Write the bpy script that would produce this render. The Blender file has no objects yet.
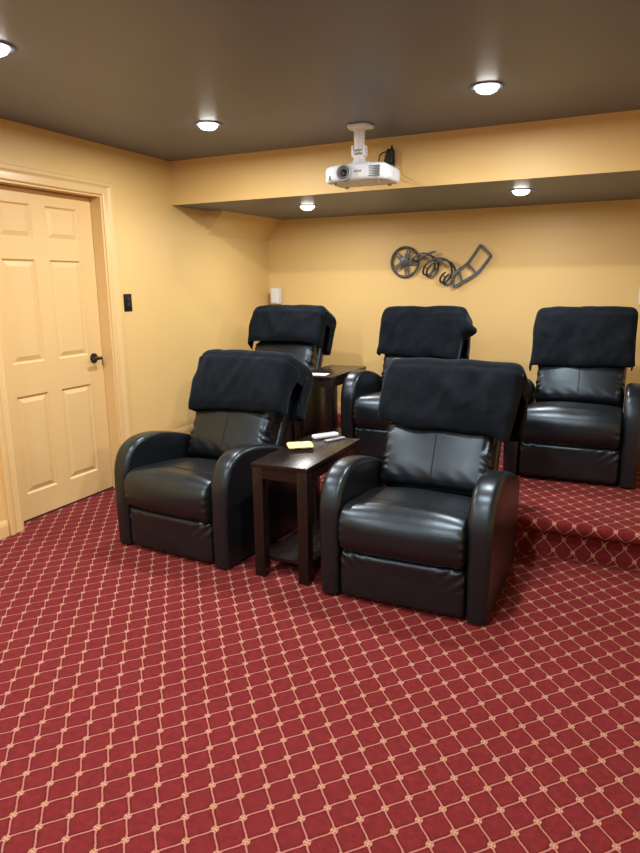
import bpy, bmesh, math, random
from mathutils import Vector, Matrix, noise

C = bpy.context.scene.collection
PI = math.pi
# ------------------------------------------------------------------ room measures (metres)
XL, XR = -3.2737, 0.95          # left / right wall
YF, YW = -2.3, 5.7503           # wall behind the camera / back wall
ZC = 2.37                       # ceiling
YB, ZB = 4.2821, 2.0527         # bulkhead face / underside
YS, YN, ZS = 3.516, 3.460, 0.212  # riser, nosing, platform height
OY0, OY1, OZ = 2.622, 3.530, 2.047 # door opening


# ------------------------------------------------------------------ helpers
def link(o):
    C.objects.link(o)
    return o


def obj(name, bm, mat=None, parent=None, smooth=None, loc=None):
    """link a bmesh as ONE mesh object; smooth = auto-smooth angle in degrees"""
    me = bpy.data.meshes.new(name)
    bmesh.ops.recalc_face_normals(bm, faces=bm.faces[:])
    if smooth is not None:
        a = math.radians(smooth)
        for f in bm.faces:
            f.smooth = True
        for e in bm.edges:
            e.smooth = not (len(e.link_faces) == 2 and e.calc_face_angle(0) > a)
    bm.to_mesh(me)
    bm.free()
    o = bpy.data.objects.new(name, me)
    link(o)
    mats = mat if isinstance(mat, (list, tuple)) else [mat]
    for m in mats:
        if m:
            me.materials.append(m)
    if parent:
        o.parent = parent
    if loc is not None:
        o.location = loc
    return o


def thing(name, label, cat, loc=(0, 0, 0), group=None, rz=0):
    o = bpy.data.objects.new(name, None)
    o.empty_display_size = 0.1
    link(o)
    o.location = loc
    o.rotation_euler = (0, 0, rz)
    tag(o, label, cat, group)
    return o


def tag(o, label, cat, group=None):
    o['label'] = label
    o['category'] = cat
    if group:
        o['group'] = group
    return o


def struct(o):
    o['kind'] = 'structure'
    return o


def part(name, me, parent, loc=(0, 0, 0), rot=(0, 0, 0)):
    o = bpy.data.objects.new(name, me)
    link(o)
    o.parent = parent
    o.location = loc
    o.rotation_euler = rot
    return o


def add_box(bm, x0, x1, y0, y1, z0, z1, mi=0):
    vs = [bm.verts.new((x, y, z)) for x in (x0, x1) for y in (y0, y1) for z in (z0, z1)]
    fs = []
    for q in ((0, 1, 3, 2), (4, 6, 7, 5), (0, 4, 5, 1), (2, 3, 7, 6), (0, 2, 6, 4), (1, 5, 7, 3)):
        f = bm.faces.new([vs[i] for i in q])
        f.material_index = mi
        fs.append(f)
    return vs, fs


def bev_box(x0, x1, y0, y1, z0, z1, b=0.004, seg=2):
    bm = bmesh.new()
    add_box(bm, x0, x1, y0, y1, z0, z1)
    bmesh.ops.bevel(bm, geom=bm.edges[:], offset=b, segments=seg, affect='EDGES', profile=0.6)
    return bm


def axis_samples(s, r, n, k=4):
    h = s / 2
    r = min(r, h * 0.999)
    a = [-h + r * (i / k) for i in range(k)]
    m = [-h + r + (s - 2 * r) * i / n for i in range(n + 1)]
    b = [h - r + r * (i + 1) / k for i in range(k)]
    return a + m + b


def rbox(sx, sy, sz, r, n=(6, 6, 6), fn=None, k=4):
    """rounded box around the origin, optional deform fn(x,y,z)->(x,y,z)"""
    X, Y, Z = axis_samples(sx, r, n[0], k), axis_samples(sy, r, n[1], k), axis_samples(sz, r, n[2], k)
    bm = bmesh.new()
    cache = {}

    def V(i, j, l):
        key = (i, j, l)
        if key not in cache:
            p = Vector((X[i], Y[j], Z[l]))
            q = Vector([max(-(s / 2 - r), min(s / 2 - r, c)) for c, s in zip(p, (sx, sy, sz))])
            d = p - q
            # spread the samples evenly along the round
            d = Vector([math.copysign(math.tan(min(1, abs(c) / r) * PI / 4), c) * r if r > 0 else 0 for c in d])
            if d.length > 1e-9:
                d = d.normalized() * r
            p = q + d
            if fn:
                p = Vector(fn(*p))
            cache[key] = bm.verts.new(p)
        return cache[key]
    a, b, c = len(X) - 1, len(Y) - 1, len(Z) - 1
    for i in range(a):
        for j in range(b):
            bm.faces.new((V(i, j, 0), V(i, j + 1, 0), V(i + 1, j + 1, 0), V(i + 1, j, 0)))
            bm.faces.new((V(i, j, c), V(i + 1, j, c), V(i + 1, j + 1, c), V(i, j + 1, c)))
    for i in range(a):
        for l in range(c):
            bm.faces.new((V(i, 0, l), V(i + 1, 0, l), V(i + 1, 0, l + 1), V(i, 0, l + 1)))
            bm.faces.new((V(i, b, l), V(i, b, l + 1), V(i + 1, b, l + 1), V(i + 1, b, l)))
    for j in range(b):
        for l in range(c):
            bm.faces.new((V(0, j, l), V(0, j, l + 1), V(0, j + 1, l + 1), V(0, j + 1, l)))
            bm.faces.new((V(a, j, l), V(a, j + 1, l), V(a, j + 1, l + 1), V(a, j, l + 1)))
    return bm


def add_tube(bm, pts, r, n=8, closed=False, caps=True, radii=None):
    pts = [Vector(p) for p in pts]
    N = len(pts)
    rings = []
    up = None
    for i, p in enumerate(pts):
        if closed:
            t = (pts[(i + 1) % N] - pts[i - 1]).normalized()
        else:
            t = (pts[min(i + 1, N - 1)] - pts[max(i - 1, 0)]).normalized()
        if up is None:
            up = Vector((0, 0, 1)) if abs(t.z) < 0.9 else Vector((1, 0, 0))
        s = t.cross(up).normalized()
        up = s.cross(t).normalized()
        rr = radii[i] if radii else r
        rings.append([bm.verts.new(p + (s * math.cos(a) + up * math.sin(a)) * rr)
                      for a in [2 * PI * k / n for k in range(n)]])
    M = N if closed else N - 1
    for i in range(M):
        A, B = rings[i], rings[(i + 1) % N]
        for k in range(n):
            bm.faces.new((A[k], A[(k + 1) % n], B[(k + 1) % n], B[k]))
    if caps and not closed:
        bm.faces.new(rings[0][::-1])
        bm.faces.new(rings[-1])
    return bm


def add_lathe(bm, prof, mat4=Matrix(), n=32, cap0=True, cap1=True):
    """prof: (radius, height) pairs turned about local z"""
    rings = []
    for r, z in prof:
        rings.append([bm.verts.new(mat4 @ Vector((r * math.cos(2 * PI * k / n), r * math.sin(2 * PI * k / n), z)))
                      for k in range(n)])
    for A, B in zip(rings, rings[1:]):
        for k in range(n):
            bm.faces.new((A[k], A[(k + 1) % n], B[(k + 1) % n], B[k]))
    if cap0:
        bm.faces.new(rings[0][::-1])
    if cap1:
        bm.faces.new(rings[-1])
    return bm


def catmull(P, m=8):
    out = []
    N = len(P)
    for i in range(N - 1):
        p0, p1, p2, p3 = [Vector(P[max(0, min(N - 1, i + d))]) for d in (-1, 0, 1, 2)]
        for j in range(m):
            t = j / m
            out.append(0.5 * ((2 * p1) + (p2 - p0) * t + (2 * p0 - 5 * p1 + 4 * p2 - p3) * t * t
                              + (3 * p1 - p0 - 3 * p2 + p3) * t ** 3))
    out.append(Vector(P[-1]))
    return out


# ------------------------------------------------------------------ materials
def new_mat(name, col, rough=0.5, spec=0.5, metal=0.0):
    m = bpy.data.materials.new(name)
    m.use_nodes = True
    b = m.node_tree.nodes['Principled BSDF']
    b.inputs['Base Color'].default_value = (*col, 1)
    b.inputs['Roughness'].default_value = rough
    b.inputs['Specular IOR Level'].default_value = spec
    b.inputs['Metallic'].default_value = metal
    return m


class NT:
    def __init__(s, m):
        s.t = m.node_tree
        s.b = s.t.nodes['Principled BSDF']

    def n(s, ty, **kw):
        x = s.t.nodes.new(ty)
        for k, v in kw.items():
            setattr(x, k, v)
        return x

    def l(s, a, b):
        s.t.links.new(a, b)

    def math(s, op, a, b=None, c=None):
        x = s.n('ShaderNodeMath', operation=op)
        for i, v in enumerate((a, b, c)):
            if v is None:
                continue
            if isinstance(v, (int, float)):
                x.inputs[i].default_value = v
            else:
                s.l(v, x.inputs[i])
        return x.outputs[0]

    def noise(s, scale, detail=3, rough=0.5, vec=None, dist=0):
        x = s.n('ShaderNodeTexNoise')
        x.inputs['Scale'].default_value = scale
        x.inputs['Detail'].default_value = detail
        x.inputs['Roughness'].default_value = rough
        x.inputs['Distortion'].default_value = dist
        if vec is None:
            vec = s.n('ShaderNodeTexCoord').outputs['Object']
        s.l(vec, x.inputs['Vector'])
        return x.outputs['Fac']

    def bump(s, h, strength=0.2, dist=0.01):
        x = s.n('ShaderNodeBump')
        x.inputs['Strength'].default_value = strength
        x.inputs['Distance'].default_value = dist
        s.l(h, x.inputs['Height'])
        s.l(x.outputs['Normal'], s.b.inputs['Normal'])
        return x

    def ramp(s, f, c0, c1, p0=0.0, p1=1.0):
        x = s.n('ShaderNodeValToRGB')
        x.color_ramp.elements[0].color = (*c0, 1)
        x.color_ramp.elements[1].color = (*c1, 1)
        x.color_ramp.elements[0].position = p0
        x.color_ramp.elements[1].position = p1
        s.l(f, x.inputs['Fac'])
        return x.outputs['Color']

    def mix(s, f, a, b):
        x = s.n('ShaderNodeMix', data_type='RGBA')
        if isinstance(f, (int, float)):
            x.inputs[0].default_value = f
        else:
            s.l(f, x.inputs[0])
        for i, v in ((6, a), (7, b)):
            if isinstance(v, tuple):
                x.inputs[i].default_value = (*v, 1)
            else:
                s.l(v, x.inputs[i])
        return x.outputs[2]


def wall_paint(name, col, rough, bump=0.05):
    m = new_mat(name, col, rough, 0.4)
    t = NT(m)
    geo = t.n('ShaderNodeNewGeometry').outputs['Position']
    t.bump(t.noise(140, 3, 0.6, geo), bump, 0.004)
    big = t.noise(0.9, 2, 0.5, geo)
    t.l(t.ramp(big, tuple(c * 0.97 for c in col), tuple(min(1, c * 1.03) for c in col), 0.3, 0.7), t.b.inputs['Base Color'])
    return m


M_WALL = wall_paint('wall_paint', (0.735, 0.515, 0.205), 0.5)
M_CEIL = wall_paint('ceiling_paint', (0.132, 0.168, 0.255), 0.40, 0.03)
M_TRIM = new_mat('trim_paint', (0.71, 0.50, 0.225), 0.33, 0.5)
M_DARKGAP = new_mat('door_gap_shade', (0.02, 0.012, 0.01), 0.8)


def carpet_mat():
    m = new_mat('patterned_carpet', (0.3, 0.03, 0.035), 0.95, 0.08)
    t = NT(m)
    uv = t.n('ShaderNodeUVMap')
    uv.uv_map = 'UVMap'
    sep = t.n('ShaderNodeSeparateXYZ')
    t.l(uv.outputs['UV'], sep.inputs[0])
    X, Y = sep.outputs[0], sep.outputs[1]
    PX, PY = 0.0495, 0.0652
    p = t.math('MULTIPLY', t.math('ADD', X, 0.670), 1 / PX)
    q = t.math('MULTIPLY', t.math('SUBTRACT', Y, 1.299), 1 / PY)
    B = 0.36
    g = t.math('SUBTRACT', q, t.math('MULTIPLY', t.math('SINE', t.math('MULTIPLY', q, 2 * PI)), B / (2 * PI)))
    a = t.math('MULTIPLY', t.math('ADD', p, g), 0.5)
    b = t.math('MULTIPLY', t.math('SUBTRACT', p, g), 0.5)

    def dist(u):
        return t.math('ABSOLUTE', t.math('SUBTRACT', u, t.math('ROUND', u)))
    dmin = t.math('MINIMUM', dist(a), dist(b))
    wob = t.math('MULTIPLY', t.math('SUBTRACT', t.noise(260, 1, 0.5, uv.outputs['UV']), 0.5), 0.05)
    line = t.n('ShaderNodeMapRange', interpolation_type='SMOOTHSTEP')
    t.l(t.math('ADD', dmin, wob), line.inputs['Value'])
    line.inputs['From Min'].default_value = 0.024
    line.inputs['From Max'].default_value = 0.044
    line.inputs['To Min'].default_value = 1
    line.inputs['To Max'].default_value = 0
    edge = t.n('ShaderNodeMapRange', interpolation_type='SMOOTHSTEP')
    t.l(dmin, edge.inputs['Value'])
    edge.inputs['From Min'].default_value = 0.07
    edge.inputs['From Max'].default_value = 0.13
    edge.inputs['To Min'].default_value = 1
    edge.inputs['To Max'].default_value = 0
    # nearest node of the rhombic lattice
    ra, rb = t.math('ROUND', a), t.math('ROUND', b)
    dx = t.math('MULTIPLY', t.math('SUBTRACT', p, t.math('ADD', ra, rb)), PX)
    dy = t.math('MULTIPLY', t.math('SUBTRACT', q, t.math('SUBTRACT', ra, rb)), PY)
    d2 = t.math('SQRT', t.math('ADD', t.math('MULTIPLY', dx, dx), t.math('MULTIPLY', dy, dy)))
    node = t.n('ShaderNodeMapRange', interpolation_type='SMOOTHSTEP')
    t.l(d2, node.inputs['Value'])
    node.inputs['From Min'].default_value = 0.0098
    node.inputs['From Max'].default_value = 0.0120
    node.inputs['To Min'].default_value = 1
    node.inputs['To Max'].default_value = 0
    ax = t.math('SUBTRACT', t.math('ABSOLUTE', dx), 0.0046)
    ay = t.math('SUBTRACT', t.math('ABSOLUTE', dy), 0.0050)
    dd = t.math('SQRT', t.math('ADD', t.math('MULTIPLY', ax, ax), t.math('MULTIPLY', ay, ay)))
    dot = t.math('LESS_THAN', dd, 0.0024)
    pat = t.math('MAXIMUM', line.outputs[0], node.outputs[0])
    # field
    fn = t.math('ADD', t.math('MULTIPLY', t.noise(40, 2, 0.6, uv.outputs['UV']), 0.45), t.math('MULTIPLY', t.noise(310, 2, 0.7, uv.outputs['UV']), 0.55))
    field = t.ramp(fn, (0.068, 0.0055, 0.0075), (0.185, 0.0180, 0.0205), 0.32, 0.68)
    rib = t.math('SINE', t.math('MULTIPLY', X, 2 * PI / 0.0055))
    field = t.mix(t.math('MULTIPLY', t.math('ADD', rib, 1), 0.14), field, (0.27, 0.034, 0.038))
    field = t.mix(t.math('MULTIPLY', edge.outputs[0], 0.5), field, (0.06, 0.004, 0.007))
    ln = t.ramp(t.noise(400, 2, 0.6, uv.outputs['UV']), (0.305, 0.100, 0.076), (0.455, 0.185, 0.145), 0.3, 0.7)
    ln = t.mix(node.outputs[0], ln, (0.43, 0.235, 0.155))
    col = t.mix(pat, field, ln)
    col = t.mix(t.math('MULTIPLY', dot, 0.85), col, (0.20, 0.035, 0.03))
    t.l(col, t.b.inputs['Base Color'])
    h = t.math('ADD', t.math('MULTIPLY', t.noise(650, 2, 0.7, uv.outputs['UV']), 0.8), t.math('MULTIPLY', pat, 0.25))
    t.bump(h, 0.5, 0.004)
    t.b.inputs['Sheen Weight'].default_value = 0.06
    t.b.inputs['Sheen Roughness'].default_value = 0.6
    t.b.inputs['Sheen Tint'].default_value = (0.9, 0.45, 0.4, 1)
    return m


M_CARPET = carpet_mat()


def leather():
    m = new_mat('black_leather', (0.0065, 0.0075, 0.0095), 0.4, 0.68)
    t = NT(m)
    co = t.n('ShaderNodeTexCoord').outputs['Object']
    h = t.math('ADD', t.math('MULTIPLY', t.noise(330, 2, 0.6, co), 0.10), t.math('MULTIPLY', t.noise(8, 3, 0.5, co), 1.3))
    t.bump(h, 0.12, 0.012)
    t.b.inputs['Specular Tint'].default_value = (0.66, 0.84, 1.0, 1)
    t.l(t.math('ADD', t.math('MULTIPLY', t.noise(14, 3, 0.6, co), 0.12), 0.27), t.b.inputs['Roughness'])
    return m


M_LEATHER = leather()
M_SEAM = new_mat('seam_thread', (0.006, 0.006, 0.006), 0.6, 0.3)
M_PLASTIC = new_mat('black_plastic', (0.012, 0.012, 0.012), 0.45, 0.4)


def fleece():
    m = new_mat('black_fleece', (0.0085, 0.0095, 0.013), 0.95, 0.1)
    t = NT(m)
    co = t.n('ShaderNodeTexCoord').outputs['Object']
    t.b.inputs['Sheen Weight'].default_value = 0.30
    t.b.inputs['Sheen Roughness'].default_value = 0.32
    t.b.inputs['Sheen Tint'].default_value = (0.22, 0.32, 0.44, 1)
    nz = t.noise(16, 4, 0.6, co, 0.6)
    t.l(t.ramp(nz, (0.0045, 0.0065, 0.0095), (0.008, 0.0115, 0.017), 0.35, 0.7), t.b.inputs['Base Color'])
    t.bump(t.math('ADD', t.noise(420, 2, 0.6, co), t.math('MULTIPLY', nz, 2.0)), 0.25, 0.006)
    return m


M_FLEECE = fleece()


def espresso():
    m = new_mat('espresso_wood', (0.016, 0.009, 0.007), 0.27, 0.35)
    t = NT(m)
    co = t.n('ShaderNodeTexCoord').outputs['Object']
    mp = t.n('ShaderNodeMapping')
    mp.inputs['Scale'].default_value = (14, 2.2, 5)
    t.l(co, mp.inputs['Vector'])
    nz = t.noise(3, 4, 0.6, mp.outputs[0])
    t.l(t.ramp(nz, (0.0105, 0.0068, 0.0058), (0.0135, 0.0085, 0.0072), 0.3, 0.75), t.b.inputs['Base Color'])
    t.l(t.math('ADD', t.math('MULTIPLY', nz, 0.06), 0.24), t.b.inputs['Roughness'])
    return m


M_WOOD = espresso()
M_WHITE = new_mat('white_plastic', (0.78, 0.80, 0.82), 0.4, 0.5)
M_OFFWHITE = new_mat('projector_shell', (0.70, 0.77, 0.85), 0.38, 0.5)
M_GREY = new_mat('grey_plastic', (0.30, 0.32, 0.34), 0.45, 0.5)
M_MIDGREY = new_mat('button_grey', (0.14, 0.15, 0.16), 0.5, 0.4)
M_GLASS = new_mat('lens_glass', (0.01, 0.012, 0.02), 0.06, 0.9)
M_SPKGRILLE = new_mat('speaker_grille', (0.72, 0.74, 0.77), 0.7, 0.3)
M_METAL = new_mat('dark_pewter_metal', (0.055, 0.058, 0.065), 0.42, 0.5, 0.75)
M_YELLOW = new_mat('yellow_card', (0.80, 0.66, 0.30), 0.6, 0.3)
M_PAPER = new_mat('paper', (0.78, 0.74, 0.66), 0.6, 0.3)
M_BRASS = new_mat('aged_brass', (0.20, 0.10, 0.05), 0.4, 0.5, 0.6)
M_KNOB = new_mat('black_metal', (0.012, 0.012, 0.014), 0.3, 0.5, 0.3)


def emit(name, col, strength):
    m = new_mat(name, col, 0.4)
    b = m.node_tree.nodes['Principled BSDF']
    b.inputs['Emission Color'].default_value = (*col, 1)
    b.inputs['Emission Strength'].default_value = strength
    return m


M_BULB = emit('lit_bulb', (1.0, 0.96, 0.90), 14.0)


def speckle(m, scale, amt, col2):
    t = NT(m)
    base = tuple(t.b.inputs['Base Color'].default_value)[:3]
    t.l(t.ramp(t.noise(scale, 3), base, col2, 0.5 - amt, 0.5 + amt), t.b.inputs['Base Color'])


speckle(M_METAL, 60, 0.3, (0.11, 0.115, 0.125))
speckle(M_TRIM, 6, 0.4, (0.73, 0.515, 0.235))
speckle(M_OFFWHITE, 30, 0.4, (0.67, 0.74, 0.83))
speckle(M_WHITE, 30, 0.4, (0.75, 0.77, 0.79))

# ------------------------------------------------------------------ room shell
def quad(bm, pts, mi=0, uvs=None):
    f = bm.faces.new([bm.verts.new(p) for p in pts])
    f.material_index = mi
    if uvs:
        L = bm.loops.layers.uv['UVMap']
        for lp, u in zip(f.loops, uvs):
            lp[L].uv = u
    return f


# floor (slab with carpet coordinates in metres)
bm = bmesh.new()
uvl = bm.loops.layers.uv.new('UVMap')
vs, fs = add_box(bm, XL - 0.2, XR + 0.2, YF - 0.2, YS + 0.3, -0.08, 0.0)
for f in bm.faces:
    for lp in f.loops:
        lp[uvl].uv = (lp.vert.co.x, lp.vert.co.y)
struct(obj('floor', bm, M_CARPET))

# raised platform: carpet runs up the riser, round the nosing and back to the wall
prof = [(YS, 0.0), (YS, 0.03), (YS, 0.06), (YS, 0.09), (YS - 0.001, 0.124), (YS - 0.004, 0.132)]
NR = len(prof)
r = 0.036
cyn, czn = YN + r, ZS - r
prof += [(YS - 0.012, 0.138)]
for k in range(0, 11):
    a = math.radians(235 - 145 * k / 10)
    prof.append((cyn + r * math.cos(a), czn + r * math.sin(a)))
prof += [(YN + 0.2, ZS), (YW, ZS)]
bm = bmesh.new()
uvl = bm.loops.layers.uv.new('UVMap')
s = 0.0
acc = [0.0]
for p0, p1 in zip(prof, prof[1:]):
    acc.append(acc[-1] + math.hypot(p1[0] - p0[0], p1[1] - p0[1]))
s_ref = next(a - (p[0] - 3.597) for p, a in zip(prof, acc) if p[0] > 3.6)
DU = 0.015
for k in range(len(prof) - 1):
    p0, p1 = prof[k], prof[k + 1]
    if k < NR - 1:      # riser strip
        v0, v1 = 3.3202 + p0[1] - 0.100, 3.3202 + p1[1] - 0.100
    else:               # nosing and tread
        v0, v1 = 3.5158 + acc[k] - s_ref, 3.5158 + acc[k + 1] - s_ref
    quad(bm, [(XL, p0[0], p0[1]), (XR, p0[0], p0[1]), (XR, p1[0], p1[1]), (XL, p1[0], p1[1])],
         0, [(XL + DU, v0), (XR + DU, v0), (XR + DU, v1), (XL + DU, v1)])
quad(bm, [(XL, YS, 0), (XL, YW, 0), (XR, YW, 0), (XR, YS, 0)])
quad(bm, [(XL, YW, 0), (XL, YW, ZS), (XR, YW, ZS), (XR, YW, 0)])
bmesh.ops.remove_doubles(bm, verts=bm.verts[:], dist=1e-5)
struct(obj('floor_platform', bm, M_CARPET, smooth=50))

T = 0.15
# left wall with the door opening
bm = bmesh.new()
add_box(bm, XL - T, XL, YF - T, OY0, 0, ZC)
add_box(bm, XL - T, XL, OY1, YW + T, 0, ZC)
add_box(bm, XL - T, XL, OY0, OY1, OZ, ZC)
struct(obj('wall_left', bm, M_WALL))
bm = bmesh.new()
add_box(bm, XL, XR, YW, YW + T, 0, ZC)
struct(obj('wall_back', bm, M_WALL))
bm = bmesh.new()
add_box(bm, XR, XR + T, YF - T, YW + T, 0, ZC)
struct(obj('wall_right', bm, M_WALL))
bm = bmesh.new()
add_box(bm, XL, XR, YF - T, YF, 0, ZC)
struct(obj('wall_front', bm, wall_paint('reflector_wall_paint', (0.62, 0.63, 0.66), 0.6)))  # unseen wall, pale grey chosen to give the leather neutral reflections
bm = bmesh.new()
add_box(bm, XL - T, XR + T, YF - T, YW + T, ZC, ZC + 0.12)
struct(obj('ceiling', bm, M_CEIL))
# bulkhead: wall colour on its face, ceiling colour underneath
bm = bmesh.new()
vs, fs = add_box(bm, XL, XR, YB, YW, ZB, ZC)
for f in fs:
    if all(abs(v.co.z - ZB) < 1e-6 for v in f.verts):
        f.material_index = 1
struct(obj('ceiling_bulkhead', bm, [M_WALL, M_CEIL]))
# boxed-in chase along the left wall under the bulkhead
bm = bmesh.new()
A = [(XL, 4.725, 1.862), (XL, 4.725, ZB), (-3.150, 4.800, ZB)]
Bv = [(XL, YW, 1.855), (XL, YW, ZB), (-3.112, YW, ZB)]
va = [bm.verts.new(p) for p in A]
vb = [bm.verts.new(p) for p in Bv]
bm.faces.new(va)
bm.faces.new(vb[::-1])
for i in range(3):
    j = (i + 1) % 3
    bm.faces.new((va[i], va[j], vb[j], vb[i]))
struct(obj('trim_1', bm, M_WALL))


# baseboards: little moulded profile (offset from wall, height)
BASE = [(0, 0), (0.014, 0), (0.014, 0.070), (0.011, 0.078), (0.011, 0.084), (0.006, 0.094), (0.004, 0.100), (0, 0.100)]


def run_profile(bm, prof, a, b, out, z0):
    a, b, out = Vector(a), Vector(b), Vector(out)
    ra = [bm.verts.new((a.x + out.x * o, a.y + out.y * o, z0 + h)) for o, h in prof]
    rb = [bm.verts.new((b.x + out.x * o, b.y + out.y * o, z0 + h)) for o, h in prof]
    n = len(prof)
    for i in range(n):
        j = (i + 1) % n
        bm.faces.new((ra[i], ra[j], rb[j], rb[i]))
    bm.faces.new(ra)
    bm.faces.new(rb[::-1])


bm = bmesh.new()
run_profile(bm, BASE, (XL, YF, 0), (XL, OY0 - 0.098, 0), (1, 0, 0), 0)
run_profile(bm, BASE, (XL, YN + 0.19, 0), (XL, YW, 0), (1, 0, 0), ZS)
struct(obj('baseboard_left', bm, M_TRIM))
bm = bmesh.new()
run_profile(bm, BASE, (XL + 0.014, YW, 0), (XR, YW, 0), (0, -1, 0), ZS)
struct(obj('baseboard_back', bm, M_TRIM))
bm = bmesh.new()
run_profile(bm, BASE, (XR, YF, 0), (XR, YN, 0), (-1, 0, 0), 0)
run_profile(bm, BASE, (XR, YN + 0.05, 0), (XR, YW - 0.014, 0), (-1, 0, 0), ZS)
struct(obj('baseboard_right', bm, M_TRIM))

# ---- door: leaf with six raised panels
XD = XL - 0.088
LY0, LY1, LZ0, LZ1 = OY0 + 0.022, OY1 - 0.022, 0.012, 2.028
bm = bmesh.new()
cols = [(LY0 + 0.122, 3.006), (3.120, LY1 - 0.130)]
rows = [(0.172, 0.792), (0.992, 1.615), (1.738, 1.942)]
add_box(bm, XD - 0.034, XD - 0.012, LY0, LY1, LZ0, LZ1)
ys = [LY0, cols[0][0], cols[0][1], cols[1][0], cols[1][1], LY1]
add_box(bm, XD - 0.012, XD, ys[0], ys[1], LZ0, LZ1)
add_box(bm, XD - 0.012, XD, ys[2], ys[3], LZ0, LZ1)
add_box(bm, XD - 0.012, XD, ys[4], ys[5], LZ0, LZ1)
zs = [LZ0] + [z for rr in rows for z in rr] + [LZ1]
for c in cols:
    for i in range(0, len(zs), 2):
        add_box(bm, XD - 0.012, XD, c[0], c[1], zs[i], zs[i + 1])


def frustum(bm, y0, y1, z0, z1, x0, x1, ins):
    lo = [bm.verts.new((x0, y, z)) for y, z in ((y0, z0), (y1, z0), (y1, z1), (y0, z1))]
    hi = [bm.verts.new((x1, y, z)) for y, z in ((y0 + ins, z0 + ins), (y1 - ins, z0 + ins), (y1 - ins, z1 - ins), (y0 + ins, z1 - ins))]
    for i in range(4):
        j = (i + 1) % 4
        bm.faces.new((lo[i], lo[j], hi[j], hi[i]))
    bm.faces.new(hi)
    return hi


def sticking(bm, y0, y1, z0, z1, x0, x1, ins):
    hi = [bm.verts.new((x1, y, z)) for y, z in ((y0, z0), (y1, z0), (y1, z1), (y0, z1))]
    lo = [bm.verts.new((x0, y, z)) for y, z in ((y0 + ins, z0 + ins), (y1 - ins, z0 + ins), (y1 - ins, z1 - ins), (y0 + ins, z1 - ins))]
    for i in range(4):
        j = (i + 1) % 4
        bm.faces.new((lo[i], lo[j], hi[j], hi[i]))


for c in cols:
    for rr in rows:
        sticking(bm, c[0], c[1], rr[0], rr[1], XD - 0.0115, XD - 0.001, 0.010)
        frustum(bm, c[0] + 0.014, c[1] - 0.014, rr[0] + 0.014, rr[1] - 0.014, XD - 0.0118, XD - 0.002, 0.028)
door = struct(obj('door_1', bm, M_TRIM))

# jamb, stop and moulded casing
bm = bmesh.new()
J = 0.019
add_box(bm, XL - T, XL + 0.001, OY0, OY0 + J, 0, OZ)
add_box(bm, XL - T, XL + 0.001, OY1 - J, OY1, 0, OZ)
add_box(bm, XL - T, XL + 0.001, OY0 + J, OY1 - J, OZ - J + 0.004, OZ)
# casing swept round the opening with mitred corners
CAS = [(0.004, 0.0), (0.004, 0.011), (0.012, 0.015), (0.030, 0.013), (0.052, 0.012), (0.064, 0.017), (0.070, 0.022),
       (0.092, 0.024), (0.098, 0.019), (0.098, 0.0)]
ring = []
for o, h in CAS:
    ring.append([bm.verts.new((XL + h, y, z)) for y, z in
                 ((OY0 - o + 0.008, 0), (OY0 - o + 0.008, OZ + o * 0.9 - 0.006), (OY1 + o - 0.008, OZ + o * 0.9 - 0.006), (OY1 + o - 0.008, 0))])
for A, Bq in zip(ring, ring[1:]):
    for i in range(3):
        bm.faces.new((A[i], A[i + 1], Bq[i + 1], Bq[i]))
bm.faces.new([q[0] for q in ring])
bm.faces.new([q[3] for q in ring])
obj('door_frame', bm, M_TRIM, door)
bm = bmesh.new()
add_box(bm, XL - T, XD + 0.0, LY0 - 0.003, LY1 + 0.003, 0.001, 0.0115)  # near-black strip stands in for the shade in the gap under the leaf
obj('gap_shade_strip', bm, M_DARKGAP, door)

# lever handle
HY, HZ = 3.425, 0.965
rot = Matrix.Translation((XD, HY, HZ)) @ Matrix.Rotation(PI / 2, 4, 'Y')
bm = bmesh.new()
add_lathe(bm, [(0.034, -0.0005), (0.034, 0.005), (0.030, 0.011), (0.015, 0.014), (0.012, 0.030), (0.012, 0.045)], rot, 28)
pts = catmull([(XD + 0.047, HY + 0.022, HZ), (XD + 0.050, HY + 0.0, HZ), (XD + 0.050, HY - 0.03, HZ + 0.002), (XD + 0.049, HY - 0.045, HZ - 0.002), (XD + 0.047, HY - 0.062, HZ - 0.005)], 6)
add_tube(bm, pts, 0.009, 10, radii=[0.0075 + 0.0045 * (1 - i / (len(pts) - 1)) for i in range(len(pts))])
obj('door_handle', bm, M_KNOB, door, smooth=40)
bm = bev_box(XD - 0.001, XD + 0.0015, LY1 - 0.010, LY1 - 0.001, HZ - 0.055, HZ - 0.005, 0.0006, 1)
obj('latch_plate', bm, M_BRASS, door)

# ------------------------------------------------------------------ light switch
sw = thing('light_switch', 'black wall plate with two rocker switches beside the panelled door', 'light switch', (XL, 3.706, 1.335))
obj('switch_plate', bev_box(0.0005, 0.006, -0.040, 0.040, -0.061, 0.061, 0.0025), M_KNOB, sw, smooth=40)
for dz in (-0.018, 0.018):
    bm = bev_box(0.0062, 0.0105, -0.017, 0.017, dz - 0.016, dz + 0.016, 0.0015)
    obj('rocker', bm, M_PLASTIC, sw, smooth=40)

# ------------------------------------------------------------------ downlights
LAMPS = []


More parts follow.
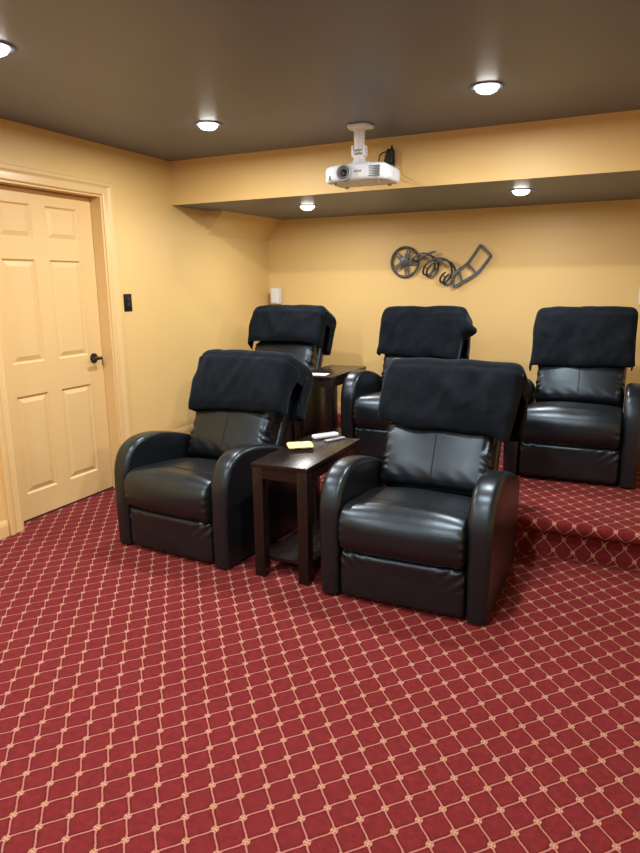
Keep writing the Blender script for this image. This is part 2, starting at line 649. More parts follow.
def downlight(x, y, z, label, power):
    t = thing('downlight', label, 'downlight', (x, y, z), 'recessed ceiling downlights')
    bm = bmesh.new()
    add_lathe(bm, [(0.057, -0.0015), (0.064, -0.006), (0.080, -0.0055), (0.085, -0.0005)], n=36, cap0=False, cap1=False)
    obj('trim_ring', bm, M_CEIL, t, smooth=60)
    bm = bmesh.new()
    add_lathe(bm, [(0.0560, -0.001), (0.0545, -0.010), (0.047, -0.021), (0.032, -0.029), (0.014, -0.033), (0.002, -0.034)], n=32)
    obj('bulb', bm, M_BULB, t, smooth=60)
    L = bpy.data.lights.new('downlight_beam', 'AREA')
    L.shape = 'DISK'
    L.size = 0.085
    L.spread = math.radians(180)
    L.energy = power
    L.color = (1.0, 0.965, 0.925)
    lo = bpy.data.objects.new('downlight_beam', L)
    link(lo)
    lo.parent = t
    lo.location = (0, 0, -0.037)
    return t


P = 25.6
downlight(-2.339, 3.440, ZC, 'lit recessed downlight in the main ceiling, nearest the left wall and bulkhead corner', P)
downlight(-0.727, 3.440, ZC, 'lit recessed downlight in the main ceiling to the right of the projector', P)
downlight(-2.395, 4.850, ZB, 'lit recessed downlight under the bulkhead, above the left back-row chair', P * 0.62)
downlight(-0.753, 4.780, ZB, 'lit recessed downlight under the bulkhead, towards the right above the back row', P * 0.62)
downlight(-2.345, 2.000, ZC, 'lit recessed downlight at the left picture edge, in front of the door', P)
downlight(-0.727, 2.000, ZC, 'recessed downlight above the open carpet in front of the right chair', P)
downlight(-2.345, 0.560, ZC, 'unseen recessed downlight added in the ceiling left of the viewer', P)  # this row and the next are unseen, added to light the room
downlight(-0.727, 0.560, ZC, 'unseen recessed downlight added in the ceiling just left above the viewer', P)
downlight(-2.345, -0.900, ZC, 'unseen recessed downlight added behind the viewer, left side', P)
downlight(-0.727, -0.900, ZC, 'unseen recessed downlight added behind the viewer, right side', P)

# ------------------------------------------------------------------ recliner
W2 = 0.396           # half width
AW = 0.099           # arm width
SW = 0.296           # half seat width
HY0, HZ0 = 0.580, 0.40   # hinge of the back
MESH = {}


def mesh_of(key, bm, mat, smooth=50):
    o = obj(key, bm, mat, smooth=smooth)
    me = o.data
    bpy.data.objects.remove(o)
    MESH[key] = me
    return me


def nz(x, y, z, s=1.0):
    return noise.noise(Vector((x * s, y * s, z * s)))


# arm: rounded-top side profile swept across its width with soft edges
def arm_bm():
    top = catmull([(0.0, 0.016), (-0.002, 0.20), (0.0, 0.375), (0.012, 0.468), (0.050, 0.548), (0.115, 0.594), (0.20, 0.611),
                   (0.30, 0.606), (0.44, 0.578), (0.56, 0.540), (0.66, 0.497), (0.715, 0.450), (0.735, 0.37), (0.725, 0.20), (0.715, 0.016)], 6)
    P2 = [Vector((p[0], p[1])) for p in [(q.x, q.y) for q in [Vector((a.x, a.y, 0)) if len(a) == 3 else a for a in [Vector((v[0], v[1], 0)) for v in top]]]]
    N = len(P2)
    norms = []
    for i in range(N):
        tg = (P2[min(i + 1, N - 1)] - P2[max(i - 1, 0)]).normalized()
        norms.append(Vector((-tg.y, tg.x)))      # outward (profile runs up, over, down)
    rr = 0.024
    bm = bmesh.new()
    rows = []
    h = AW / 2
    xs = []
    for k in range(7):
        a = PI / 2 * k / 6
        xs.append((-h + rr - rr * math.cos(a), rr * (1 - math.sin(a))))
    mid = [(-h + rr + (2 * h - 2 * rr) * k / 5, 0.0) for k in range(1, 5)]
    prof2 = xs + mid + [(-x, i) for x, i in reversed(xs)]
    for x, ins in prof2:
        row = []
        for p, n in zip(P2, norms):
            c = p - n * ins
            puff = 0.004 * math.cos(x / h * PI / 2)
            c = c + n * puff
            row.append(bm.verts.new((x * (0.94 + 0.20 * min(1, max(0, (c.y - 0.05) / 0.45)) ** 1.3), c.x, max(0.016, c.y))))
        rows.append(row)
    for A, Bq in zip(rows, rows[1:]):
        for i in range(N - 1):
            bm.faces.new((A[i], A[i + 1], Bq[i + 1], Bq[i]))
    bm.faces.new(rows[0])
    bm.faces.new(rows[-1][::-1])
    bm.faces.new([r0[0] for r0 in rows])
    bm.faces.new([r0[-1] for r0 in rows])
    # welt seams along both edges of the band
    return bm, P2, norms


bm, AP, AN = arm_bm()
mesh_of('armrest', bm, M_LEATHER, 60)
bm = bmesh.new()
for sx in (-1, 1):
    pts = []
    for p, n in zip(AP, AN):
        c = p + n * (-0.0065)
        pts.append((sx * (AW / 2 - 0.0125) * (0.94 + 0.20 * min(1, max(0, (c.y - 0.05) / 0.45)) ** 1.3), c.x, max(0.018, c.y)))
    add_tube(bm, pts, 0.0022, 6)
mesh_of('welt', bm, M_SEAM, 60)


KX = 4.0


# seat cushion: hanging rounded nose, crowned top, slight wrinkles
def seat_fn(x, y, z):
    x = x / KX
    u = x / SW
    v = (y + 0.27) / 0.54          # 0 front .. 1 back
    crown = (1 - abs(u) ** 2.6)
    if z > 0:
        z += 0.026 * crown * (0.65 + 0.35 * math.sin(PI * min(1, max(0, v)))) * (z / 0.1)
        z -= 0.050 * max(0, v - 0.15)
    if y < -0.13:
        y -= 0.022 * crown * max(0, 1 - (z / 0.13) ** 2)
    # puckers where the nose meets the arms
    e = max(0, abs(u) - 0.88) / 0.12
    y += e * 0.005 * math.sin(z * 150 + 3 * u)
    z += 0.0035 * nz(x + 3, y, z, 7)
    return (x, y, z)


bm = rbox(2 * SW * KX, 0.54, 0.225, 0.088, (26, 44, 8), seat_fn, 8)
bmesh.ops.translate(bm, verts=bm.verts[:], vec=(0, 0.240, 0.343))
mesh_of('seat_cushion', bm, M_LEATHER, 80)
bm = bmesh.new()
pts = []
for k in range(41):
    u = -0.97 + 1.94 * k / 40
    ys = -0.075 - 0.050 * (1 - u * u)
    p = seat_fn(u * SW * KX, ys, 0.1125)
    pts.append((p[0], p[1] + 0.240, p[2] + 0.343 + 0.0004))
add_tube(bm, pts, 0.0026, 6)
mesh_of('stitched_seam', bm, M_SEAM, 60)
bm = bmesh.new()


def foot_fn(x, y, z):
    u = x / SW
    if y < 0:
        y -= 0.010 * (1 - abs(u) ** 3)
        # soft pleats at the upper corners
        e = max(0, abs(u) - 0.45) * max(0, z + 0.01) / 0.09
        y += 0.012 * e * math.sin((z * 1.2 - abs(x)) * 95)
        y += 0.003 * nz(x, y + 5, z, 9)
    return (x, y, z)


bm = rbox(2 * SW - 0.004, 0.06, 0.222, 0.026, (40, 2, 14), foot_fn, 5)
bmesh.ops.translate(bm, verts=bm.verts[:], vec=(0, 0.030, 0.131))
mesh_of('footrest_panel', bm, M_LEATHER, 80)

bm = bev_box(-SW - 0.008, SW + 0.008, 0.062, 0.700, 0.022, 0.232, 0.01)
mesh_of('base_frame', bm, M_PLASTIC, 40)
bm = bmesh.new()
add_lathe(bm, [(0.020, 0.0), (0.022, 0.004), (0.018, 0.021)], n=14)
mesh_of('foot', bm, M_PLASTIC, 40)


# back pieces are modelled in the hinge frame: x across, z up the back, -y towards the sitter
def lumbar_fn(x, y, z):
    x = x / 1.8
    u, v = x / 0.283, z / 0.18
    if y < 0:
        b = (1 - abs(u) ** 3) * (1 - abs(v) ** 3)
        y -= 0.028 * b
        e = max(0, abs(u) - 0.82) / 0.18
        y += 0.008 * e * math.sin(z * 105 + 2.5 * math.sin(z * 31 + 9 * abs(u)) + 4.0 * nz(x * 9, 1, z * 9))
        y += 0.005 * nz(x + 7, y, z, 5)
        w = max(0, (-v - 0.45)) / 0.5
        y += 0.002 * w * math.sin(x * 60 + z * 60)
    else:
        e = 0
    x *= 1 + 0.008 * math.sin(z * 70 + 2 * math.sin(z * 23)) * max(0, abs(u) - 0.7) / 0.3
    return (x, y, z)


bm = rbox(0.566 * 1.8, 0.13, 0.37, 0.05, (110, 3, 44), lumbar_fn, 6)
bmesh.ops.translate(bm, verts=bm.verts[:], vec=(0, -0.055, 0.175))
mesh_of('back_cushion', bm, M_LEATHER, 80)
bm = bmesh.new()
pts = []
for k in range(31):
    p = lumbar_fn(0, -0.065, -0.145 + 0.30 * k / 30)
    pts.append((p[0], p[1] - 0.055 - 0.0002, p[2] + 0.175))
add_tube(bm, pts, 0.0028, 6)
mesh_of('centre_seam', bm, M_SEAM, 60)


def head_fn(x, y, z):
    u, v = x / 0.29, z / 0.15
    if y < 0:
        y -= 0.022 * (1 - abs(u) ** 3) * (1 - abs(v) ** 3)
        y += 0.004 * nz(x + 2, y, z, 6)
    return (x, y, z)


bm = rbox(0.574, 0.135, 0.262, 0.058, (16, 3, 12), head_fn, 6)
bmesh.ops.translate(bm, verts=bm.verts[:], vec=(0, -0.048, 0.492))
mesh_of('headrest', bm, M_LEATHER, 80)


def shell_fn(x, y, z):
    if y > 0:
        y += 0.014 * (1 - (x / 0.29) ** 2)
    return (x, y, z)


bm = rbox(0.574, 0.085, 0.64, 0.03, (12, 3, 14), shell_fn, 4)
bmesh.ops.translate(bm, verts=bm.verts[:], vec=(0, 0.058, 0.300))
mesh_of('back_shell', bm, M_LEATHER, 60)


def recliner(loc, recline, label, rz=0):
    t = thing('recliner', label, 'recliner', loc, 'black leather home-theatre recliners', math.radians(rz))
    part('base_frame', MESH['base_frame'], t)
    for sx in (-1, 1):
        for fy in (0.12, 0.66):
            part('foot', MESH['foot'], t, (sx * 0.23, fy, 0))
        a = part('armrest', MESH['armrest'], t, (sx * (W2 - AW / 2), 0, 0))
        part('welt', MESH['welt'], a)
    part('footrest_panel', MESH['footrest_panel'], t)
    c = part('seat_cushion', MESH['seat_cushion'], t)
    part('stitched_seam', MESH['stitched_seam'], c)
    for nm in ('back_shell', 'back_cushion', 'headrest'):
        c = part(nm, MESH[nm], t, (0, HY0, HZ0), (-math.radians(recline), 0, 0))
        if nm == 'back_cushion':
            part('centre_seam', MESH['centre_seam'], c)
    return t


# ------------------------------------------------------------------ throws over the headrests
def throw(seed, chair, recline, label, hw=0.335, vb=0.29, tilt=0.0, flap=0.085, dr=0.0, dl=0.0, fr=0.0, fl=0.0, puff=0.02, corner=None, back=0.33, vt=0.668, sx=0.0, rz=0.0):
    rnd = random.Random(seed)
    # path in the (front, up) plane: front hem -> top -> back hem
    wf, wb, rc = 0.158, -0.126, 0.052
    path, nrm = [], []
    n1 = 26
    for i in range(n1 + 1):
        v = vb + (vt - rc - vb) * i / n1
        path.append((wf, v)); nrm.append((1, 0))
    for i in range(1, 9):
        a = PI / 2 * i / 8
        path.append((wf - rc + rc * math.cos(a), vt - rc + rc * math.sin(a))); nrm.append((math.cos(a), math.sin(a)))
    for i in range(1, 6):
        path.append((wf - rc + (wb + rc - wf + rc) * i / 5, vt)); nrm.append((0, 1))
    for i in range(1, 9):
        a = PI / 2 + PI / 2 * i / 8
        path.append((wb + rc + rc * math.cos(a), vt - rc + rc * math.sin(a))); nrm.append((math.cos(a), math.sin(a)))
    n2 = 16
    for i in range(1, n2 + 1):
        v = vt - rc + (back - vt + rc) * i / n2
        path.append((wb, v)); nrm.append((-1, 0))
    NS = 64
    hc = hw - 0.040
    L = hc + 0.04 * PI / 2 + flap
    o1, o2 = rnd.uniform(0, 50), rnd.uniform(0, 50)
    bm = bmesh.new()
    grid = []
    for it, ((w, v), (nw, nv)) in enumerate(zip(path, nrm)):
        row = []
        front = it <= n1
        low = max(0, 1 - (v - vb) / 0.30) if front else 0.0     # 1 at the front hem
        for k in range(NS + 1):
            s = -L + 2 * L * k / NS
            sg = 1 if s >= 0 else -1
            a = abs(s)
            if a <= hc:
                x, d = a, 0.0
            elif a <= hc + 0.04 * PI / 2:
                th = (a - hc) / 0.04
                x, d = hc + 0.04 * math.sin(th), 0.04 * (1 - math.cos(th))
            else:
                x, d = hc + 0.04, 0.04 + (a - hc - 0.04 * PI / 2)
            d = min(d, 0.118)
            u = s / hw
            # long soft folds and creases, stronger at the hem and the sides
            am = 1.0 if front else 0.35
            r1 = 1 - abs(nz((s * 0.9 + v * 0.7) * 5 + o2, (s - v) * 2.2 + o1, o1)) * 2.4
            r2 = 1 - abs(nz((s - v * 0.6) * 9 + o1, (s * 0.4 + v) * 3.5 + o2, o2)) * 2.4
            r3 = 1 - abs(nz(s * 8 + o2, v * 1.6, o1 + 4)) * 2.4
            fold = 0.010 * nz(s * 5.5 + o1, v * 2.0, o2)
            diag = 0.013 * max(-0.4, r1) + 0.007 * max(-0.4, r2) + (0.004 + low * 0.008) * max(-0.4, r3)
            fold, diag = fold * am, diag * am
            pf = puff * (1 - min(1, abs(u)) ** 4) * (math.sin(PI * min(1, max(0, (v - vb) / (0.66 - vb)))) ** 0.8 if front else 0.2)
            curl = 0.016 * max(0, 1 - (v - vb) / 0.05) ** 2 if front else 0.0
            off = 0.014 + max(-0.012, fold + diag) + pf - d - curl
            ww, vv = w + nw * off, v + nv * off
            if not (front or it >= len(path) - n2):
                vv -= 0.010 * abs(u) ** 3
            # hem: slope and drooping corners
            side = max(0, abs(u) - 0.55) / 0.45
            hem = tilt * u + (dr if sg > 0 else dl) * side ** 1.5 + 0.016 * nz(s * 5 + o2, 3, o1)
            vv -= hem * low
            xx = sg * x + sg * (fr if sg > 0 else fl) * low * side
            xx += 0.010 * nz(v * 9 + o1, s * 2, o2) * min(1, side)
            if corner and sg > 0 and front:
                cv, ca, cs = corner
                xx += ca * side * math.exp(-((v - cv) / cs) ** 2)
            row.append(bm.verts.new((xx, -ww, vv)))
        grid.append(row)
    for A, Bq in zip(grid, grid[1:]):
        for k in range(NS):
            bm.faces.new((A[k], A[k + 1], Bq[k + 1], Bq[k]))
    bmesh.ops.smooth_vert(bm, verts=[v for v in bm.verts if not v.is_boundary], factor=0.25, use_axis_x=True, use_axis_y=True, use_axis_z=True)
    o = obj('throw_blanket', bm, M_FLEECE, smooth=180)
    md = o.modifiers.new('thickness', 'SOLIDIFY')
    md.thickness = 0.009
    md.offset = 1.0
    M = Matrix.Translation(chair) @ Matrix.Rotation(math.radians(rz), 4, 'Z') @ Matrix.Translation((sx, HY0, HZ0)) @ Matrix.Rotation(-math.radians(recline), 4, 'X')
    o.matrix_world = M
    tag(o, label, 'throw blanket', 'black fleece throws over the recliner backs')
    return o


CH = [
    # loc, recline, chair label, throw label, throw options
    ((-0.853, 2.600, 0.0), 27, 'black leather recliner in the front row, nearest the viewer, right of the low side table',
     'black fleece throw over the front recliner right of the side table',
     dict(seed=3, hw=0.352, vb=0.285, tilt=0.012, dr=0.030, dl=-0.020, fr=-0.035, fl=0.0, puff=0.03, flap=0.10, sx=0.030, vt=0.645)),
    ((-2.180, 2.660, 0.0), 27, 'black leather recliner in the front row beside the panelled door, left of the side table',
     'black fleece throw over the back of the front recliner beside the door',
     dict(seed=11, hw=0.335, vb=0.285, tilt=-0.018, dr=0.0, dl=0.0, fr=-0.01, fl=-0.008, puff=0.026, flap=0.10, vt=0.645, rz=-4.5, sx=0.018)),
    ((-0.298, 4.205, ZS), 24, 'black leather recliner on the raised platform at the right end of the back row',
     'black fleece throw with straight hem over the rightmost back-row recliner',
     dict(seed=21, sx=0.0, hw=0.322, vb=0.232, vt=0.645, tilt=-0.004, dr=0.0, dl=0.01, fr=-0.01, fl=0.004, puff=0.012, flap=0.06)),
    ((-1.448, 4.215, ZS), 24, 'black leather recliner on the platform, middle of the back row, below the film reel art',
     'black fleece throw with its right edge sticking out, over the middle back-row recliner',
     dict(seed=34, sx=-0.004, hw=0.322, vb=0.258, vt=0.645, tilt=0.012, dr=0.02, dl=0.0, fr=-0.02, fl=0.0, puff=0.012, flap=0.06, corner=(0.50, 0.060, 0.045))),
    ((-2.630, 4.235, ZS), 24, 'black leather recliner on the platform in the back left corner, behind the front left recliner',
     'short black fleece throw over the recliner in the back left corner, under the small speaker',
     dict(seed=47, sx=0.0, hw=0.326, vb=0.345, vt=0.648, tilt=0.0, dr=0.02, dl=0.03, fr=0.0, fl=0.0, puff=0.012, flap=0.09)),
]
for loc, rec, cl, tl, kw in CH:
    recliner(loc, rec, cl, kw.get('rz', 0))
    kw = dict(kw)
    throw(kw.pop('seed'), loc, rec, tl, **kw)


# ------------------------------------------------------------------ side tables
TW, TD, TH = 0.308, 0.670, 0.597
LG = 0.056


def make_table_meshes():
    mesh_of('table_top', bev_box(-TW / 2, TW / 2, 0, TD, TH - 0.020, TH, 0.003), M_WOOD, 40)
    bm = bmesh.new()
    i = 0.004
    add_box(bm, -TW / 2 + LG + 0.001, TW / 2 - LG - 0.001, i + 0.003, i + 0.024, TH - 0.078, TH - 0.0205)
    add_box(bm, -TW / 2 + LG + 0.001, TW / 2 - LG - 0.001, TD - i - 0.024, TD - i - 0.003, TH - 0.078, TH - 0.0205)
    for sx in (-1, 1):
        x = sx * (TW / 2 - i - 0.013)
        add_box(bm, x - 0.010, x + 0.010, LG + 0.006, TD - LG - 0.006, TH - 0.078, TH - 0.0205)
    mesh_of('apron', bm, M_WOOD, 40)
    mesh_of('leg', bev_box(-LG / 2, LG / 2, -LG / 2, LG / 2, 0, TH - 0.0205, 0.003), M_WOOD, 40)
    mesh_of('shelf', bev_box(-TW / 2 + 0.016, TW / 2 - 0.016, 0.062, TD - 0.062, 0.072, 0.094, 0.003), M_WOOD, 40)


make_table_meshes()


def side_table(loc, label):
    t = thing('side_table', label, 'side table', loc, 'narrow dark wood side tables')
    part('table_top', MESH['table_top'], t)
    part('apron', MESH['apron'], t)
    part('shelf', MESH['shelf'], t)
    for sx in (-1, 1):
        for y in (0.004 + LG / 2, TD - 0.004 - LG / 2):
            part('leg', MESH['leg'], t, (sx * (TW / 2 - 0.003 - LG / 2), y, 0))
    return t


side_table((-1.485, 2.650, 0), 'narrow dark brown side table between the two front recliners, remote control on top')
side_table((-2.034, 4.150, ZS), 'narrow dark brown side table on the platform between the left two back-row recliners')


# ------------------------------------------------------------------ things on the tables
def remote(name, label, L, Wd, H, loc, rz, body, btn, rows):
    t = thing(name, label, 'remote control', loc, None, rz)
    bm = rbox(Wd, L, H, min(Wd, H) * 0.45, (6, 12, 2), None, 4)
    bmesh.ops.translate(bm, verts=bm.verts[:], vec=(0, 0, H / 2))
    obj('body', bm, body, t, smooth=60)
    bm = bmesh.new()
    for i in range(rows):
        for j in (-1, 0, 1):
            y = L * 0.36 - i * L * 0.085
            x = j * Wd * 0.24
            b2 = Matrix.Translation((x, y, H - 0.0006))
            add_lathe(bm, [(Wd * 0.09, 0), (Wd * 0.09, 0.0016), (Wd * 0.06, 0.0022)], b2, 10)
    b = obj('keypad', bm, btn, t, smooth=40)
    b['label'] = 'small round buttons'
    return t


remote('remote_control', 'white remote control lying on the front side table', 0.160, 0.048, 0.024, (-1.525, 3.275, TH), math.radians(-35), M_WHITE, M_GREY, 7)
remote('remote_control', 'slim grey remote control lying to the right of the white one', 0.135, 0.030, 0.009, (-1.452, 3.245, TH), math.radians(-25), M_GREY, M_MIDGREY, 7)

# yellow folded packet on a thin dark coaster
bm = bev_box(-0.060, 0.060, -0.060, 0.060, 0.0, 0.006, 0.002)
o = obj('coaster', bm, M_PLASTIC, smooth=40, loc=(-1.535, 2.985, TH))
o.rotation_euler = (0, 0, math.radians(28))
tag(o, 'thin dark square coaster under the yellow packet on the front side table', 'coaster')


def pack_fn(x, y, z):
    e = max(abs(x) / 0.0675, abs(y) / 0.056)
    z *= 1.0 - 0.55 * max(0, e - 0.55) / 0.45
    z += 0.003 * nz(x + 1, y, 0, 28)
    x += 0.003 * nz(y * 2, x, 4, 20)
    y += 0.003 * nz(x * 2, y, 9, 20)
    return (x, y, z)


bm = rbox(0.135, 0.112, 0.024, 0.0105, (16, 14, 2), pack_fn, 3)
zmin = min(v.co.z for v in bm.verts)
bmesh.ops.translate(bm, verts=bm.verts[:], vec=(0, 0, -zmin))
o = obj('packet', bm, M_YELLOW, smooth=60, loc=(-1.537, 2.985, TH + 0.0063))
o.rotation_euler = (0, 0, math.radians(34))
tag(o, 'pale yellow square packet lying on a dark coaster on the front side table', 'packet')

bm = bev_box(-0.075, 0.075, -0.055, 0.055, 0.0, 0.004, 0.001, 1)
o = obj('card', bm, M_PAPER, loc=(-2.030, 4.240, ZS + TH))
o.rotation_euler = (0, 0, math.radians(8))
tag(o, 'cream card lying on the side table on the platform', 'card')

# ------------------------------------------------------------------ projector on its ceiling mount
pj = thing('projector', 'white video projector hanging under a ceiling mount in front of the bulkhead', 'projector', (-1.543, 3.870, 2.085))
PW, PD, PH = 0.398, 0.270, 0.098


def pj_fn(x, y, z):
    # rounded, slightly bowed front; corners pulled back
    u = x / (PW / 2)
    if y < 0:
        y += 0.030 * abs(u) ** 4
    if z > 0:
        z -= 0.010 * abs(u) ** 6
    return (x, y, z)


obj('case', rbox(PW, PD, PH, 0.026, (20, 8, 4), pj_fn, 5), M_OFFWHITE, pj, smooth=60)
lx, lz = -0.058, -0.002
fm = Matrix.Translation((lx, -PD / 2 - 0.004, lz)) @ Matrix.Rotation(PI / 2, 4, 'X')
bm = bmesh.new()
add_lathe(bm, [(0.046, -0.012), (0.047, 0.006), (0.044, 0.012), (0.038, 0.010), (0.034, -0.002)], fm, 36, True, False)
ring_o = obj('lens_ring', bm, M_GREY, pj, smooth=45)
ring_o['label'] = 'grey ring around the lens'
bm = bmesh.new()
add_lathe(bm, [(0.033, -0.002), (0.030, 0.006), (0.022, 0.002)], fm, 32, True, False)
obj('focus_ring', bm, M_MIDGREY, ring_o, smooth=45)
bm = bmesh.new()
add_lathe(bm, [(0.0225, 0.0), (0.018, 0.005), (0.010, 0.008), (0.002, 0.009)], fm, 28)
obj('lens', bm, M_GLASS, ring_o, smooth=80)
bm = bmesh.new()
for k in range(7):
    z = 0.026 - k * 0.0088
    add_box(bm, 0.088, 0.160, -PD / 2 - 0.0006 + 0.0022, -PD / 2 + 0.02, z - 0.0022, z + 0.0022)
obj('vent', bm, M_MIDGREY, pj)
obj('badge', bev_box(-0.010 + 0.012, 0.050, -PD / 2 - 0.0009, -PD / 2 + 0.004, -0.002, 0.009, 0.0004, 1), M_GREY, pj)
bm = bmesh.new()
for k in range(3):
    add_box(bm, -0.163, -0.151, -PD / 2 + 0.007, -PD / 2 + 0.035, -0.034 + k * 0.009, -0.029 + k * 0.009)
obj('sensor_window', bm, M_MIDGREY, pj)
for sx, y in ((-1, -0.09), (1, -0.09), (-1, 0.10), (1, 0.10)):
    if 1:
        bm = bmesh.new()
        add_lathe(bm, [(0.012, -PH / 2 - 0.008), (0.012, -PH / 2 + 0.004)], Matrix.Translation((sx * 0.14, y, 0)), 16)
        obj('adjuster_foot', bm, M_GREY, pj, smooth=40)

# mount: its own thing, carries the projector
pm = thing('projector_mount', 'white ceiling bracket holding the projector', 'projector mount', (-1.560, 3.870, ZC))
bm = rbox(0.150, 0.115, 0.022, 0.0108, (8, 8, 1), lambda x, y, z: (x * (1 - 0.25 * max(0, -y / 0.06)), y, z), 4)
bmesh.ops.translate(bm, verts=bm.verts[:], vec=(0, 0, -0.0115))
obj('ceiling_plate', bm, M_WHITE, pm, smooth=50)
bm = bmesh.new()
add_lathe(bm, [(0.040, -0.021), (0.034, -0.034), (0.032, -0.130), (0.034, -0.142)], n=28)
obj('column', bm, M_WHITE, pm, smooth=40)
bm = bmesh.new()
for sx in (-1, 1):
    add_box(bm, sx * 0.036 - 0.006, sx * 0.036 + 0.006, -0.026, 0.026, -0.178, -0.118)
add_box(bm, -0.030, 0.030, -0.024, 0.024, -0.190, -0.172)
add_tube(bm, [(-0.050, 0, -0.152), (0.050, 0, -0.152)], 0.008, 10)
bmesh.ops.bevel(bm, geom=[e for e in bm.edges if e.calc_length() > 0.03], offset=0.002, segments=1, affect='EDGES')
obj('tilt_yoke', bm, M_WHITE, pm, smooth=40)
bm = bmesh.new()
add_lathe(bm, [(0.034, -0.188), (0.038, -0.205), (0.062, -0.224), (0.075, -0.2315), (0.075, -0.2345)], n=28)
for k in range(4):
    a = PI / 4 + k * PI / 2
    add_tube(bm, [(0.05 * math.cos(a), 0.05 * math.sin(a), -0.2295), (0.125 * math.cos(a), 0.105 * math.sin(a), -0.2300)], 0.0052, 8)
obj('spider_plate', bm, M_WHITE, pm, smooth=40)

# black power plug and cable on the bulkhead behind the projector
pw = thing('power_adapter', 'black plug-in adapter on the bulkhead behind the projector, trailing its cable', 'power adapter', (-1.513, YB, 2.245))
bm = rbox(0.062, 0.050, 0.095, 0.012, (4, 3, 5), lambda x, y, z: (x * (1.0 - (9.0 if x < 0 else 0.0) * max(0, z + 0.02)) if z < 0.08 else x, y, z), 4)
bmesh.ops.translate(bm, verts=bm.verts[:], vec=(0.006, -0.0255, 0))
obj('body', bm, M_PLASTIC, pw, smooth=50)
bm = bmesh.new()
pts = catmull([(-0.010, -0.045, 0.030), (-0.038, -0.070, 0.012), (-0.050, -0.085, -0.05), (-0.052, -0.100, -0.09), (-0.048, -0.135, -0.112), (-0.040, -0.205, -0.125), (-0.032, -0.262, -0.145)], 8)
add_tube(bm, pts, 0.0042, 8)
pts = catmull([(0.022, -0.040, 0.045), (0.030, -0.050, 0.062), (0.034, -0.040, 0.040), (0.042, -0.030, -0.03), (0.034, -0.045, -0.09), (0.020, -0.12, -0.12), (0.008, -0.262, -0.150)], 8)
add_tube(bm, pts, 0.0042, 8)
obj('power_cord', bm, M_PLASTIC, pw, smooth=60)


# ------------------------------------------------------------------ small white surround speakers
def speaker(x, label):
    t = thing('speaker', label, 'speaker', (x, YW, 1.340), 'small white wall speakers')
    obj('cabinet', bev_box(-0.040, 0.040, -0.106, -0.020, -0.074, 0.074, 0.006), M_WHITE, t, smooth=40)
    obj('grille', rbox(0.068, 0.010, 0.134, 0.0045, (6, 1, 8), None, 3), M_SPKGRILLE, t, smooth=50, loc=(0, -0.109, 0))
    bm = bmesh.new()
    add_box(bm, -0.025, 0.025, -0.006, 0.0, -0.045, 0.045)
    add_box(bm, -0.012, 0.012, -0.022, -0.006, -0.020, 0.020)
    obj('wall_mount', bm, M_PLASTIC, t)


speaker(-3.160, 'small white box speaker on the back wall in the left corner')
speaker(0.066, 'small white box speaker on the back wall at the right picture edge')

# ------------------------------------------------------------------ film reel wall art
art = thing('wall_art', 'dark metal film reel with a twisting strip of film hung on the back wall', 'wall art', (-1.560, YW, 1.600))
AX, AZ = -1.560, 1.600


def wl(x, z, d=0.02):
    return Vector((x - AX, -d, z - AZ))


def bar(bm, a, b, w, th):
    a, b = Vector(a), Vector(b)
    t = (b - a).normalized()
    up = Vector((0, 1, 0))
    s = t.cross(up).normalized()
    vs = []
    for p in (a, b):
        for i, j in ((-1, -1), (1, -1), (1, 1), (-1, 1)):
            vs.append(bm.verts.new(p + s * (w / 2 * i) + up * (th / 2 * j)))
    for q in ((0, 1, 2, 3), (7, 6, 5, 4), (0, 4, 5, 1), (1, 5, 6, 2), (2, 6, 7, 3), (3, 7, 4, 0)):
        bm.faces.new([vs[i] for i in q])


rc = (-1.872, 1.632)
bm = bmesh.new()
add_tube(bm, [wl(rc[0] + 0.124 * math.cos(a), rc[1] + 0.127 * math.sin(a), 0.024) for a in [2 * PI * k / 48 for k in range(48)]], 0.0105, 8, closed=True)
rim = obj('reel', bm, M_METAL, art, smooth=60)
bm = bmesh.new()
mm = Matrix.Translation(wl(rc[0], rc[1], 0.010)) @ Matrix.Rotation(PI / 2, 4, 'X')
add_lathe(bm, [(0.042, 0.0), (0.044, 0.006), (0.044, 0.018), (0.030, 0.022), (0.012, 0.022), (0.010, 0.014)], mm, 28)
obj('hub', bm, M_METAL, rim, smooth=40)
for k in range(5):
    a = math.radians(68 + 72 * k)
    bm = bmesh.new()
    c, s_ = math.cos(a), math.sin(a)
    for off in (-0.014, 0.014):
        bar(bm, wl(rc[0] + 0.036 * c - off * s_, rc[1] + 0.036 * s_ + off * c, 0.024),
            wl(rc[0] + 0.120 * c - off * 1.15 * s_, rc[1] + 0.122 * s_ + off * 1.15 * c, 0.024), 0.010, 0.012)
    bar(bm, wl(rc[0] + 0.040 * c, rc[1] + 0.040 * s_, 0.024), wl(rc[0] + 0.075 * c, rc[1] + 0.075 * s_, 0.024), 0.026, 0.008)
    obj('spoke', bm, M_METAL, rim)


def flat_strip(bm, pts, w, th):
    """ribbon rail of width w lying along the wall-normal, thickness th"""
    pts = [Vector(p) for p in pts]
    rows = []
    for i, p in enumerate(pts):
        t = (pts[min(i + 1, len(pts) - 1)] - pts[max(i - 1, 0)]).normalized()
        up = Vector((0, 1, 0))
        s = t.cross(up).normalized()
        up2 = s.cross(t)
        rows.append([bm.verts.new(p + s * (th / 2 * a) + up2 * (w / 2 * b)) for a, b in ((-1, -1), (1, -1), (1, 1), (-1, 1))])
    for A, Bq in zip(rows, rows[1:]):
        for i in range(4):
            j = (i + 1) % 4
            bm.faces.new((A[i], A[j], Bq[j], Bq[i]))
    bm.faces.new(rows[0])
    bm.faces.new(rows[-1][::-1])


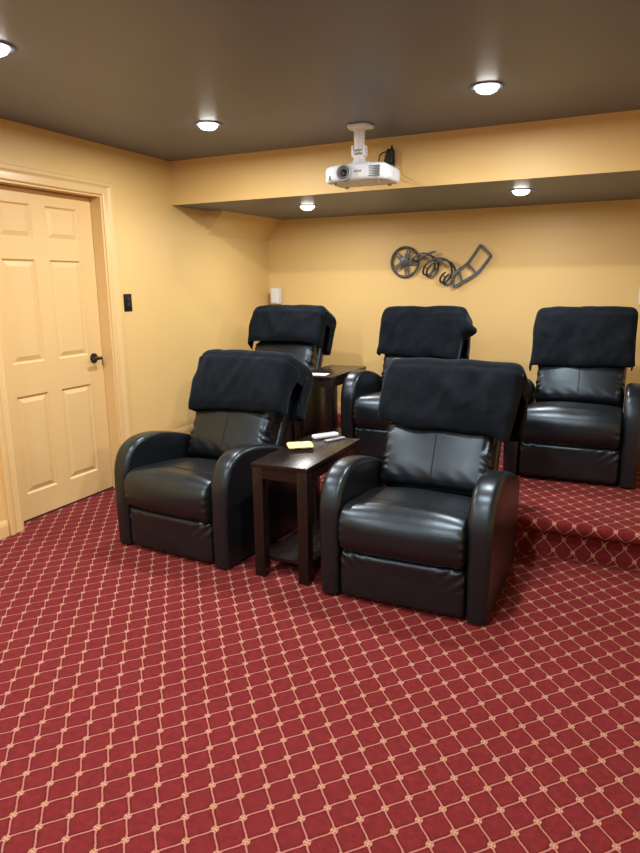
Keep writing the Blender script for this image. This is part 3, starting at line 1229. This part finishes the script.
# unrolled end of the film: two rails and four crossbars
bm = bmesh.new()
up_r = catmull([wl(-1.425, 1.515, 0.04), wl(-1.385, 1.555, 0.035), wl(-1.302, 1.618, 0.03), wl(-1.205, 1.757, 0.03)], 8)
lo_r = catmull([wl(-1.425, 1.408, 0.04), wl(-1.350, 1.452, 0.035), wl(-1.218, 1.535, 0.03), wl(-1.114, 1.668, 0.03)], 8)
flat_strip(bm, up_r, 0.012, 0.024)
flat_strip(bm, lo_r, 0.012, 0.024)
for f in (0.0, 0.32, 0.62, 1.0):
    i = round(f * (len(up_r) - 1))
    bar(bm, up_r[i], lo_r[i], 0.016, 0.010)
# sprocket teeth on the rails
for rail, sg in ((up_r, 1), (lo_r, -1)):
    for i in range(1, len(rail) - 1, 2):
        t = (rail[i + 1] - rail[i - 1]).normalized()
        nn = Vector((-t.z, 0, t.x)) * sg
        bar(bm, rail[i] + nn * 0.006, rail[i] + nn * 0.013, 0.009, 0.008)
obj('film_strip', bm, M_METAL, art)
# curling part between reel and strip: two loops of a twisting ribbon
bm = bmesh.new()
N = 90
ra, rb = [], []
for i in range(N + 1):
    f = i / N
    cx = -1.730 + 0.300 * f
    cz = 1.650 - 0.155 * f
    ph = -2.0 + f * 2 * PI * 2.15
    R = 0.050 + 0.050 * math.sin(PI * min(1, f * 0.85))
    dx, dz, dy = 0.30 * math.cos(ph) * R + 0.85 * math.sin(ph) * R, 0.9 * math.cos(ph) * R, math.cos(ph + 0.6) * 0.030
    ax_ = Vector((0.55, 0.15, -0.35)) * 0.026
    c = wl(cx + dx, cz + dz, 0.052 + dy)
    ra.append(c - ax_)
    rb.append(c + ax_)
flat_strip(bm, ra, 0.010, 0.016)
flat_strip(bm, rb, 0.010, 0.016)
for i in range(3, N, 6):
    bar(bm, ra[i], rb[i], 0.010, 0.007)
pts = catmull([wl(-1.752, 1.668, 0.028), wl(-1.720, 1.680, 0.035), wl(-1.690, 1.672, 0.05), wl(-1.640, 1.700, 0.055), wl(-1.590, 1.712, 0.05)], 6)
flat_strip(bm, pts, 0.02, 0.014)
obj('film_curl', bm, M_METAL, art)
for x, z in ((-1.905, 1.640), (-1.445, 1.47), (-1.30, 1.612)):
    bm = bmesh.new()
    mm = Matrix.Translation(wl(x, z, 0.0005)) @ Matrix.Rotation(PI / 2, 4, 'X')
    add_lathe(bm, [(0.006, 0), (0.006, 0.022)], mm, 10)
    obj('wall_standoff', bm, M_METAL, art)

# ------------------------------------------------------------------ world, camera
wld = bpy.data.worlds.new('World')
bpy.context.scene.world = wld
wld.use_nodes = True
bg = wld.node_tree.nodes['Background']
bg.inputs['Color'].default_value = (0.02, 0.018, 0.016, 1)
bg.inputs['Strength'].default_value = 0.3

cd = bpy.data.cameras.new('camera')
cam = bpy.data.objects.new('camera', cd)
link(cam)
F = Vector((-0.41976642, 0.88236247, -0.21267962))
R = Vector((0.90399664, 0.42739694, -0.01104201))
U = Vector((-0.08115556, 0.19689673, 0.97705959))
m = Matrix.Identity(4)
for i in range(3):
    m[i][0], m[i][1], m[i][2] = R[i], U[i], -F[i]
m.translation = (0, 0, 1.4479)
cam.matrix_world = m
cd.sensor_fit = 'VERTICAL'
cd.sensor_height = 36.0
cd.lens = 653.7165 / 853 * 36.0
cd.clip_start = 0.05
sc = bpy.context.scene
sc.camera = cam
sc.view_settings.view_transform = 'Standard'
sc.view_settings.look = 'None'
sc.view_settings.exposure = 0.0
sc.view_settings.gamma = 1.0
sc.view_settings.use_curve_mapping = False
